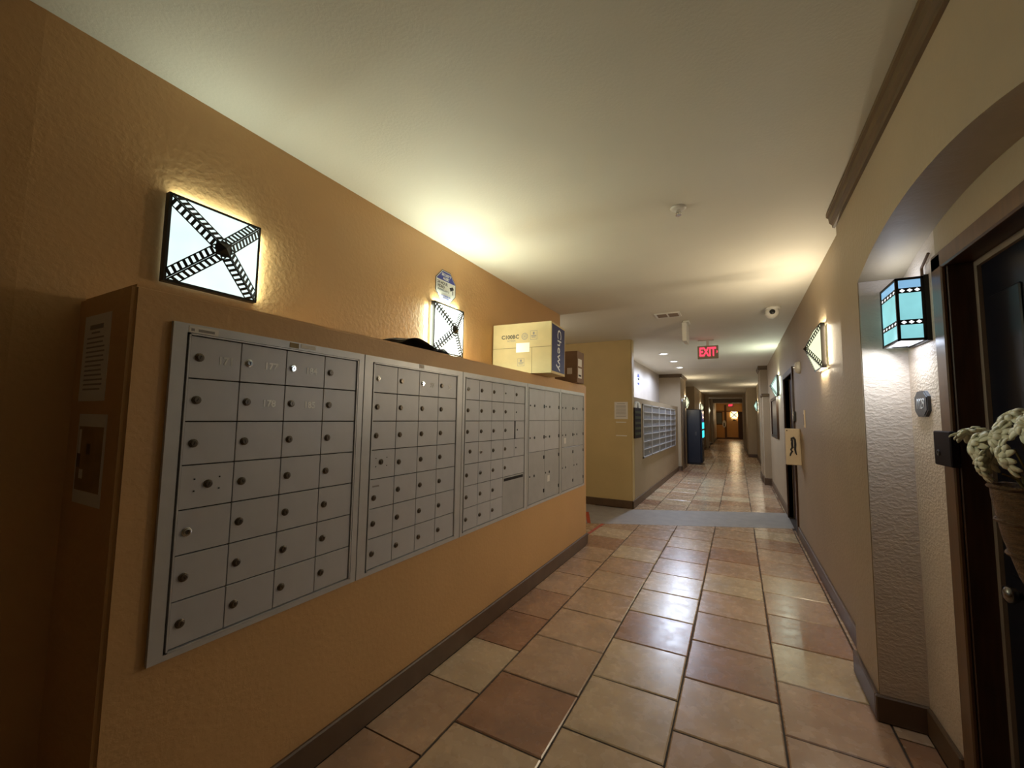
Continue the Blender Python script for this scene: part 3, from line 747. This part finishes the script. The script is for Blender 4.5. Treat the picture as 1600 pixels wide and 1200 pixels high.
# crumpled dark film on the ledge under the bright sconce
bm = bmesh.new(); nx, ny = 26, 10; grid = []
for i in range(nx+1):
    row = []
    for j in range(ny+1):
        s = i/nx; q = j/ny
        y = 1.60+.60*s+.02*math.sin(9*q); x = -1.648-.26*q-.02*math.sin(7*s)
        hgt = .012+.045*math.exp(-((s-.42)/.16)**2)*(1-.25*q)+.018*math.exp(-((s-.85)/.12)**2)+.006*math.sin(14*s+5*q)+.008*q*math.sin(5*s)
        hgt = max(.002, hgt*(.25+.75*min(1, 8*s*(1-s)+.05)))
        row.append((x, y, 1.9025+hgt))
    grid.append(row)
for dz in (0, -.004):
    vv = [[bm.verts.new((x, y, max(1.9025, z+dz))) for x, y, z in r] for r in grid]
    for i in range(nx):
        for j in range(ny): bm.faces.new((vv[i][j], vv[i+1][j], vv[i+1][j+1], vv[i][j+1]))
tag(obj('plastic_film', bm, 'bag', None, True), 'crumpled black plastic mailer lying on the ledge under the bright sconce', 'mailer')

# ================================================================== SIGNS AND NOTICES
def notice(name, at, X, Y, w_, h_, label, lines, m='paper', group=None, d=.0015, ink='greyink'):
    X, Y, at = V(X), V(Y), V(at); N = X.cross(Y)
    t = empty(name, at-Y*h_/2, label, 'notice', group)
    q = lambda a, b, n=0: at+X*a+Y*b+N*n
    obj('sheet', prism(bmesh.new(), [q(-w_/2, -h_/2), q(w_/2, -h_/2), q(w_/2, h_/2), q(-w_/2, h_/2)], N*d), m, t)
    for k, (a0, a1, b, hh) in enumerate(lines):
        obj('text_line', prism(bmesh.new(), [q(a0*w_, b*h_, d), q(a1*w_, b*h_, d), q(a1*w_, b*h_+hh, d), q(a0*w_, b*h_+hh, d)], N*.0002), ink, t)
    return t
YN = .551
ln = [(-.28, .24, .33, .016), (-.2, .12, .28, .006)]+[(-.36, random.uniform(.26, .36), .22-.054*k, .0055) for k in range(12)]
notice('printed_notice', (-1.885, YN, 1.680), (1, 0, 0), (0, 0, 1), .213, .292, 'printed white paper notice taped high on the end of the mailbox wall', ln, ink='greyink')
# lower notice: photo print with pale bands
t = empty('photo_notice', (-1.852, YN, 1.20), 'taped sheet with a brownish picture below the printed notice', 'notice')
obj('sheet', B(-1.963, -1.741, YN-.0015, YN, 1.20, 1.491), 'paper', t)
obj('picture', B(-1.955, -1.757, YN-.0018, YN-.0015, 1.242, 1.450), mat('photo_brown', (.30, .19, .075), .5, var=.25, vscale=14), t)
obj('picture_detail', B(-1.95, -1.93, YN-.0020, YN-.0018, 1.36, 1.44), 'paper', t)
obj('picture_detail', B(-1.955, -1.925, YN-.0020, YN-.0018, 1.315, 1.36), 'wood_dark', t)
obj('picture_detail', B(-1.925, -1.895, YN-.0020, YN-.0018, 1.28, 1.31), 'paper', t)
obj('picture_detail', B(-1.88, -1.85, YN-.0020, YN-.0018, 1.36, 1.395), 'wood_dark', t)
ln = [(-.3, .3, .38, .008)]+[(-.38, .36, .28-.07*k, .006) for k in range(10)]
notice('printed_notice', (-1.772, 7.238, 1.645), (1, 0, 0), (0, 0, 1), .23, .295, 'white typed notice on the ochre wall beside the side hall', ln)
t = empty('notice_holder', (-1.772, 7.238, 1.2), 'empty clear brochure holder below the typed notice on the ochre wall', 'holder')
obj('rail', B(-1.86, -1.685, 7.228, 7.2395, 1.435, 1.452), 'plastic', t); obj('rail', B(-1.86, -1.675, 7.228, 7.2395, 1.205, 1.222), 'plastic', t)
obj('back', B(-1.875, -1.66, 7.236, 7.2395, 1.195, 1.46), 'paint_yellow', t)
# security octagon
def octa(cy, cz, w_, h_, plane, k=.30):
    a, b = w_/2, h_/2
    return [(plane, cy+sy*p, cz+sz*q) for sy, sz, p, q in ((-1, -1, a*(1-2*k)*1.0, b), (1, -1, a*(1-2*k), b), (1, -1, a, b*(1-2*k)), (1, 1, a, b*(1-2*k)), (1, 1, a*(1-2*k), b), (-1, 1, a*(1-2*k), b), (-1, 1, a, b*(1-2*k)), (-1, -1, a, b*(1-2*k)))]
def security(plane, cy, cz, w_, h_, label, txt=True):
    t = empty('security_sign', (plane, cy, cz-h_/2), label, 'sign', 'octagonal security signs')
    obj('plate', prism(bmesh.new(), octa(cy, cz, w_, h_, plane), (.003, 0, 0)), 'pewter', t)
    obj('face', prism(bmesh.new(), octa(cy, cz, w_*.95, h_*.95, plane+.003), (.0006, 0, 0)), 'sign_white', t)
    o_ = octa(cy, cz, w_*.92, h_*.92, plane+.0036); zb = cz+h_*.17
    obj('header', prism(bmesh.new(), [(plane+.0036, cy-w_*.46, zb), (plane+.0036, cy+w_*.46, zb), o_[3], o_[4], o_[5], o_[6]], (.0004, 0, 0)), 'blue', t)
    p = plane+.0044; Xd, Yd = (0, 1, 0), (0, 0, 1)
    s = h_/.25
    if txt:
        text('lettering', 'SECURITY', .030*s, 'sign_white', t, (p, cy, cz+.088*s), Xd, Yd, .0003, .0006, sx=.85)
        text('lettering', 'ALERT', .030*s, 'sign_white', t, (p, cy, cz+.060*s), Xd, Yd, .0003, .0006, sx=.9)
        text('lettering', '24 HOUR', .032*s, 'ink', t, (p, cy-.045*s, cz+.018*s), Xd, Yd, .0003, .0006, sx=.95)
        text('lettering', 'VIDEO', .030*s, 'ink', t, (p, cy-.062*s, cz-.010*s), Xd, Yd, .0003, .0006)
        text('lettering', 'SURVEILLANCE', .021*s, 'ink', t, (p, cy-.030*s, cz-.036*s), Xd, Yd, .0003, .0003)
        text('lettering', 'ALL ACTIVITIES ARE', .013*s, 'blue', t, (p, cy, cz-.075*s), Xd, Yd, .0003, .0003)
        text('lettering', 'MONITORED', .013*s, 'blue', t, (p, cy, cz-.094*s), Xd, Yd, .0003, .0003)
        bm = bmesh.new()
        prism(bm, [(p, cy+.045, cz+.005), (p, cy+.09, cz+.022), (p, cy+.105, cz+.002), (p, cy+.060, cz-.022)], (.0003, 0, 0))
        prism(bm, [(p, cy+.085, cz-.01), (p, cy+.095, cz-.01), (p, cy+.095, cz-.045), (p, cy+.085, cz-.045)], (.0003, 0, 0))
        obj('camera_symbol', bm, 'ink', t)
    else:
        for (a, z0, z1) in ((.6, -.02, .02), (.5, -.10, -.06)): obj('lettering', B(p-.0003, p, cy-w_*a/2, cy+w_*a/2, cz+z0*s*1.3, cz+z1*s*1.3), 'ink' if z0 > -.05 else 'blue', t)
security(XU, 2.640, 2.543, .262, .262, 'octagonal white and blue security camera sign above the bright sconce')
security(-2.11, 10.35, 2.47, .30, .26, 'small octagonal blue and white sign on the pale wall over the far mailboxes', False)
# arched directory board on the far bump-out
t = empty('directory_board', (XF2, 7.63, 1.165), 'narrow dark directory board with pale arched top beside the far mailboxes', 'board')
obj('board', B(XF2, XF2+.02, 7.36, 7.90, 1.165, 1.70), mat('matte_dark_board', (.03, .02, .014), .85, spec=.1), t)
for k in range(5): obj('entry_line', B(XF2+.02, XF2+.0215, 7.40, 7.86, 1.22+.095*k, 1.265+.095*k), mat('board_print', (.07, .07, .035), .8, spec=.1), t)
bm = prism(bmesh.new(), [(XF2, 7.63+.27*math.cos(math.pi*k/12), 1.70+.115*math.sin(math.pi*k/12)) for k in range(13)], (.02, 0, 0)); obj('arched_top', bm, 'sign_white', t)
obj('emblem', prism(bmesh.new(), [(XF2+.02, 7.58, 1.70), (XF2+.02, 7.68, 1.70), (XF2+.02, 7.65, 1.79), (XF2+.02, 7.61, 1.79)], (.001, 0, 0)), 'ink', t)

# ================================================================== CEILING THINGS
# sprinkler
sx_, sy_ = -.306, 2.80
t = empty('fire_sprinkler', (sx_, sy_, CZ), 'small pendent fire sprinkler head on the ceiling', 'sprinkler')
obj('escutcheon', lathe(bmesh.new(), [(.05, 0), (.05, -.004), (.040, -.012), (.016, -.014)], (sx_, sy_, CZ), 'z', 20), 'plastic', t, True)
obj('head', lathe(bmesh.new(), [(.012, -.012), (.010, -.03), (.005, -.034), (.004, -.05)], (sx_, sy_, CZ), 'z', 10), 'chrome', t)
bm = bmesh.new()
for s in (-1, 1): tube(bm, [(sx_+s*.010, sy_, CZ-.022), (sx_+s*.015, sy_, CZ-.035), (sx_+s*.004, sy_, CZ-.05)], .0025)
obj('yoke', bm, 'chrome', t)
obj('deflector', lathe(bmesh.new(), [(.018, -.050), (.018, -.052), (.003, -.053)], (sx_, sy_, CZ), 'z', 12), 'chrome', t)
# vent
t = empty('ceiling_vent', (-.775, 5.70, CZ), 'rectangular white air vent on the ceiling', 'vent')
bm = bmesh.new()
for (a, b, c, d) in ((-.93, -.62, 5.58, 5.605), (-.93, -.62, 5.795, 5.82), (-.93, -.905, 5.605, 5.795), (-.645, -.62, 5.605, 5.795), (-.785, -.765, 5.605, 5.795)): box(bm, a, b, c, d, CZ-.012, CZ-.001)
obj('frame', bm, 'plastic', t); obj('duct', B(-.905, -.645, 5.605, 5.795, CZ-.003, CZ-.001), 'gap', t)
for k in range(7): obj('louvre', prism(bmesh.new(), [(-.905, 5.612+.026*k, CZ-.003), (-.905, 5.616+.026*k, CZ-.003), (-.905, 5.634+.026*k, CZ-.012), (-.905, 5.630+.026*k, CZ-.012)], (.26, 0, 0)), 'weather', t)  # louvres coloured dark to stand in for shade in the slots
# edge-on hanging sign box
t = empty('hanging_sign_box', (-.615, 6.2, CZ), 'cream box sign hanging edge-on from the ceiling behind the air vent', 'sign')
obj('canopy', B(-.64, -.56, 6.14, 6.34, CZ-.02, CZ-.001, bev=.004), 'plastic', t)
obj('housing', B(-.648, -.588, 6.08, 6.40, CZ-.295, CZ-.035, bev=.006), 'plastic', t)
obj('stem', B(-.625, -.605, 6.2, 6.28, CZ-.04, CZ-.015), 'plastic', t)
# exit signs
def exit_sign(cx, y, zt, w_, h_, label, sub=True):
    t = empty('exit_sign', (cx, y, CZ), label, 'exit sign', 'lit red exit signs')
    obj('canopy', B(cx-w_*.45, cx+w_*.3, y-.05, y+.05, CZ-.018, CZ-.001, bev=.004), 'plastic', t)
    obj('stem', B(cx-.02, cx+.02, y-.02, y+.02, zt-.002, CZ-.016), 'plastic', t)
    obj('housing', B(cx-w_/2, cx+w_/2, y-.02, y+.02, zt-h_, zt, bev=.006), mat('exit_housing', (.42, .34, .24), .4), t)
    text('lettering', 'EXIT', h_*.92, 'exit_red', t, (cx-.006, y-.0215, zt-h_*.5), (1, 0, 0), (0, 0, 1),   .001, .008, sx=.74*w_/(h_*1.75))
    for s in (1,):
        obj('arrow', prism(bmesh.new(), [(cx+s*(w_*.42), y-.021, zt-h_*.35), (cx+s*(w_*.42), y-.021, zt-h_*.62), (cx+s*w_*.47, y-.021, zt-h_*.48)], (0, -.001, 0)), 'exit_red', t)
exit_sign(-.425, 7.84, 2.775, .325, .225, 'lit red exit sign hanging from the ceiling in mid corridor')
exit_sign(-.47, 36.5, 2.78, .36, .24, 'small lit red exit sign at the far end of the corridor')
# turret camera
t = empty('security_camera', (.405, 5.86, CZ), 'white dome security camera on the ceiling near the right wall', 'camera')
obj('mount', lathe(bmesh.new(), [(.080, 0), (.082, -.02), (.07, -.03)], (.405, 5.86, CZ), 'z', 24), 'plastic', t, True)
bm = bmesh.new(); bmesh.ops.create_uvsphere(bm, u_segments=20, v_segments=12, radius=.075, matrix=Matrix.Translation((.395, 5.85, CZ-.065))); obj('ball', bm, 'plastic', t, True)
bm = lathe(bmesh.new(), [(.030, -.066), (.030, -.0775), (.012, -.080)], (.395, 5.85, CZ-.070), 'y', 18)
obj('lens', bm, 'black', t, True)

# ================================================================== RIGHT WALL THINGS
# projecting cream panel with black handset-like emblem
t = empty('projecting_panel', (XR, 6.25, .96), 'cream projecting wall panel with a black ornate emblem by the dark doorway', 'panel')
obj('board', B(.512, XR, 6.2, 6.28, .965, 1.41, bev=.008, seg=2), 'cream_plastic', t)
bm = bmesh.new(); c = (.588, 6.198, 1.19)
E_ = lambda a, b: (c[0]+a*.92, c[1], c[2]+b)
tube(bm, [E_(-.022, .07), E_(-.015, .10), E_(.008, .11), E_(.022, .09), E_(.026, .03), E_(.022, -.03), E_(.030, -.08), E_(.040, -.10)], [.006, .012, .015, .013, .014, .012, .009, .005])
tube(bm, [E_(-.006, .09), E_(-.010, .04), E_(-.008, -.01), E_(-.026, -.04), E_(-.010, -.055), E_(-.030, -.09), E_(-.036, -.115)], [.008, .014, .013, .009, .012, .010, .007])
tube(bm, [E_(-.012, -.02), E_(.022, .0)], .004)
obj('emblem', bm, 'ink', t)
inst('screw', LKS, t, (.530, 6.2, 1.385), (0, 0, -math.pi/2))
# keypad, card slot, detector on the right wall
t = empty('card_reader', (XR, 6.63, 1.52), 'small black card reader with bright edge beside the dark doorway', 'reader')
obj('body', B(XR-.028, XR, 6.60, 6.68, 1.50, 1.63, bev=.005), 'black', t); obj('faceplate', B(XR-.030, XR-.028, 6.615, 6.67, 1.515, 1.60), 'chrome', t)
t = empty('slim_plate', (XR, 5.78, 1.43), 'slim vertical cream plate on the right wall, nearer than the card reader', 'plate')
obj('plate', B(XR-.012, XR, 5.74, 5.80, 1.43, 1.63, bev=.003), 'cream_plastic', t); obj('slot', B(XR-.014, XR-.012, 5.76, 5.78, 1.46, 1.58), 'weather', t)
t = empty('round_detector', (XR, 6.05, 2.15), 'round white detector on the right wall beside the yellow sconce', 'detector')
obj('housing', lathe(bmesh.new(), [(.075, 0), (.075, -.02), (.06, -.045), (.03, -.055)], (XR, 6.05, 2.15), 'x', 20), 'plastic', t, True)
obj('eye', lathe(bmesh.new(), [(.02, -.053), (.015, -.065), (.004, -.068)], (XR, 6.05, 2.15), 'x', 12), 'chrome', t, True)
# framed picture further on
t = empty('framed_picture', (XR, 9.95, 1.17), 'dark framed panel on the right wall between the green sconce and the column', 'picture')
bm = bmesh.new()
for (a, b, c, d) in ((9.2, 10.7, 1.17, 1.22), (9.2, 10.7, 1.92, 1.97), (9.2, 9.26, 1.22, 1.92), (10.64, 10.7, 1.22, 1.92)): box(bm, XR-.035, XR, a, b, c, d)
obj('frame', bm, 'wood_dark', t); obj('canvas', B(XR-.015, XR-.002, 9.26, 10.64, 1.22, 1.92), mat('picture_brown', (.09, .06, .045), .3, var=.3), t)
# number plaque
t = empty('number_plaque', (XD, 2.70, 1.53), 'octagonal pewter door number plaque reading 1129', 'plaque')
def oct_y(cy, cz, a, b, k, x): return [(x, cy-a*k, cz-b), (x, cy+a*k, cz-b), (x, cy+a, cz-b*k), (x, cy+a, cz+b*k), (x, cy+a*k, cz+b), (x, cy-a*k, cz+b), (x, cy-a, cz+b*k), (x, cy-a, cz-b*k)]
obj('plate', prism(bmesh.new(), oct_y(2.685, 1.592, .080, .061, .55, XD), (-.012, 0, 0)), 'pewter', t)
obj('bevel', prism(bmesh.new(), oct_y(2.685, 1.592, .072, .054, .55, XD-.012), (-.003, 0, 0)), 'pewter', t)
text('number', '1129', .070, 'silver', t, (XD-.0155, 2.685, 1.590), (0, -1, 0), (0, 0, 1), .0008, .0006, sx=.72)
# dark plum bell plate at casing
t = empty('door_bell', (.77, 2.43, 1.322), 'dark plum rectangular doorbell with small round button on the door casing', 'doorbell')
obj('body', B(.756, .785, 2.35, 2.512, 1.322, 1.468, bev=.004), 'plum', t)
obj('button', lathe(bmesh.new(), [(.013, 0), (.013, -.003), (.008, -.004), (.006, -.002)], (.756, 2.465, 1.375), 'x', 14), 'pewter', t)

# hanging basket of flowers on the door
fb = empty('flower_basket', (.795, 1.905, .95), 'woven cone basket of cream daisies hanging on the dark door', 'basket')
bc = V((.795, 1.905, 0))
obj('basket', lathe(bmesh.new(), [(.012, .95), (.045, 1.03), (.075, 1.15), (.092, 1.27), (.094, 1.31), (.086, 1.31), (.06, 1.26)], bc, 'z', 20), 'wicker', fb, True)
for z, r in ((1.305, .096), (1.20, .085), (1.10, .066)):
    bm = bmesh.new(); pts = [bc+V((r*math.cos(a*math.pi/10), r*math.sin(a*math.pi/10), z+.003*math.sin(a*2.5))) for a in range(21)]
    tube(bm, pts, .006, 5); obj('woven_band', bm, 'wicker', fb, True)
def flower(c, nrm, r):
    c = V(c); n = V(nrm).normalized(); s = n.cross(V((.2, .1, 1))).normalized(); u = n.cross(s)
    f_ = inst('flower', None, fb, c)
    bm = bmesh.new()
    for ring, (np_, rr, lift) in enumerate(((13, r, .0), (9, r*.66, r*.18))):
        for k in range(np_):
            a = 2*math.pi*(k+.5*ring)/np_+random.uniform(-.1, .1); d = s*math.cos(a)+u*math.sin(a); t_ = n.cross(d); L_ = rr*random.uniform(.9, 1.08)
            w_ = r*.165; z_ = random.uniform(-.18, .05)*r
            pr = ((.12, .25, 0), (.45, .8, .14), (.75, 1, .10), (.93, .75, .02), (1, .3, -.04))
            top = [c+d*L_*q+t_*w_*g+n*(lift+r*h_+z_*q*q) for q, g, h_ in pr]; bot = [c+d*L_*q-t_*w_*g+n*(lift+r*h_+z_*q*q) for q, g, h_ in pr]
            for dn in (0, 1):
                A_ = [bm.verts.new(p-n*dn*.005) for p in top]; B_ = [bm.verts.new(p-n*dn*.005) for p in bot]
                for q in range(4): bm.faces.new((A_[q], A_[q+1], B_[q+1], B_[q]))
                if dn == 0: A0, B0 = A_, B_
            rim0 = A0+B0[::-1]; rim1 = A_+B_[::-1]
            for q in range(len(rim0)): bm.faces.new((rim0[q], rim1[q], rim1[(q+1) % len(rim0)], rim0[(q+1) % len(rim0)]))
    obj('petals', bm, 'petal', f_, True)
    obj('centre', lathe(bmesh.new(), [(r*.20, 0), (r*.17, r*.12), (r*.06, r*.2)], (0, 0, 0), 'z', 10), 'petal_mid', f_, True, at=(0, 0, 0))
    ce = f_.children[-1]; ce.location = n*(r*.12); ce.rotation_mode = 'QUATERNION'; ce.rotation_quaternion = n.to_track_quat('Z', 'Y')
    bm = bmesh.new(); tube(bm, [c-n*.002, (c+V((bc.x, bc.y, 1.29)))/2+V((0, 0, .01)), V((bc.x, bc.y, 1.26))], .003, 5); obj('stem', bm, 'petal_mid', f_)
for c, n, r in (((.745, 2.10, 1.428), (-.35, .1, 1), .056), ((.735, 1.985, 1.395), (-.6, -.35, .75), .058), ((.73, 1.915, 1.345), (-.8, -.4, .45), .050),
                ((.77, 1.90, 1.490), (-.35, -.2, 1), .056), ((.755, 1.90, 1.425), (-.6, -.4, .7), .058), ((.77, 2.03, 1.41), (-.5, .0, .9), .050),
                ((.77, 1.80, 1.46), (-.4, -.4, .8), .058), ((.745, 1.82, 1.37), (-.7, -.5, .5), .056), ((.82, 1.84, 1.45), (-.2, -.2, 1), .055), ((.77, 1.96, 1.355), (-.8, .1, .5), .048)):
    flower(c, n, r)
bm = bmesh.new(); tube(bm, [(.872, 1.905, 1.31), (.870, 1.905, 1.5), (.869, 1.905, 1.62)], .004); obj('hanger', bm, 'bronze', fb)

# ================================================================== FAR CORRIDOR
t = empty('vending_machine', (-1.55, 15.95, 0), 'tall dark navy vending machine with glowing cyan panels by the left wall', 'machine')
obj('cabinet', B(-1.96, -1.12, 15.5, 16.4, .04, 1.86, bev=.02), 'vend', t)
obj('base', B(-1.94, -1.14, 15.52, 16.38, 0, .04), 'black', t)
obj('front_door', B(-1.12, -1.075, 15.52, 16.38, .06, 1.85, bev=.012), 'vend', t)
obj('upper_panel', B(-1.075, -1.07, 15.56, 16.34, 1.45, 1.82), 'vendblue', t)
for z0, z1 in ((1.20, 1.42), (.90, 1.14)): obj('lit_panel', B(-1.075, -1.062, 15.56, 16.34, z0, z1, bev=.003), 'cyan', t)
obj('coin_plate', B(-1.075, -1.066, 15.70, 15.86, .66, .80), 'chrome', t)
obj('side_plate', B(-1.30, -1.24, 15.49, 15.5, .98, 1.10), 'pewter', t)
# emblem panel at corridor end, like the near one
t = empty('oval_plaque', (-1.0, 37.9, 1.0), 'pale oval plaque with a dark handle on the wooden end door', 'plaque')
bm = prism(bmesh.new(), [(-.98+.14*math.cos(2*math.pi*k/20), 37.93, 1.22+.30*math.sin(2*math.pi*k/20)) for k in range(20)], (0, -.02, 0)); obj('plate', bm, 'sign_white', t)
obj('handle', B(-1.02, -.95, 37.88, 37.91, 1.02, 1.30, bev=.01), 'black', t)
tag(obj('small_plate', B(-.36, -.16, 37.985, 38, 1.50, 1.58), 'black'), 'small black number plate under the end-wall sconce', 'plate')
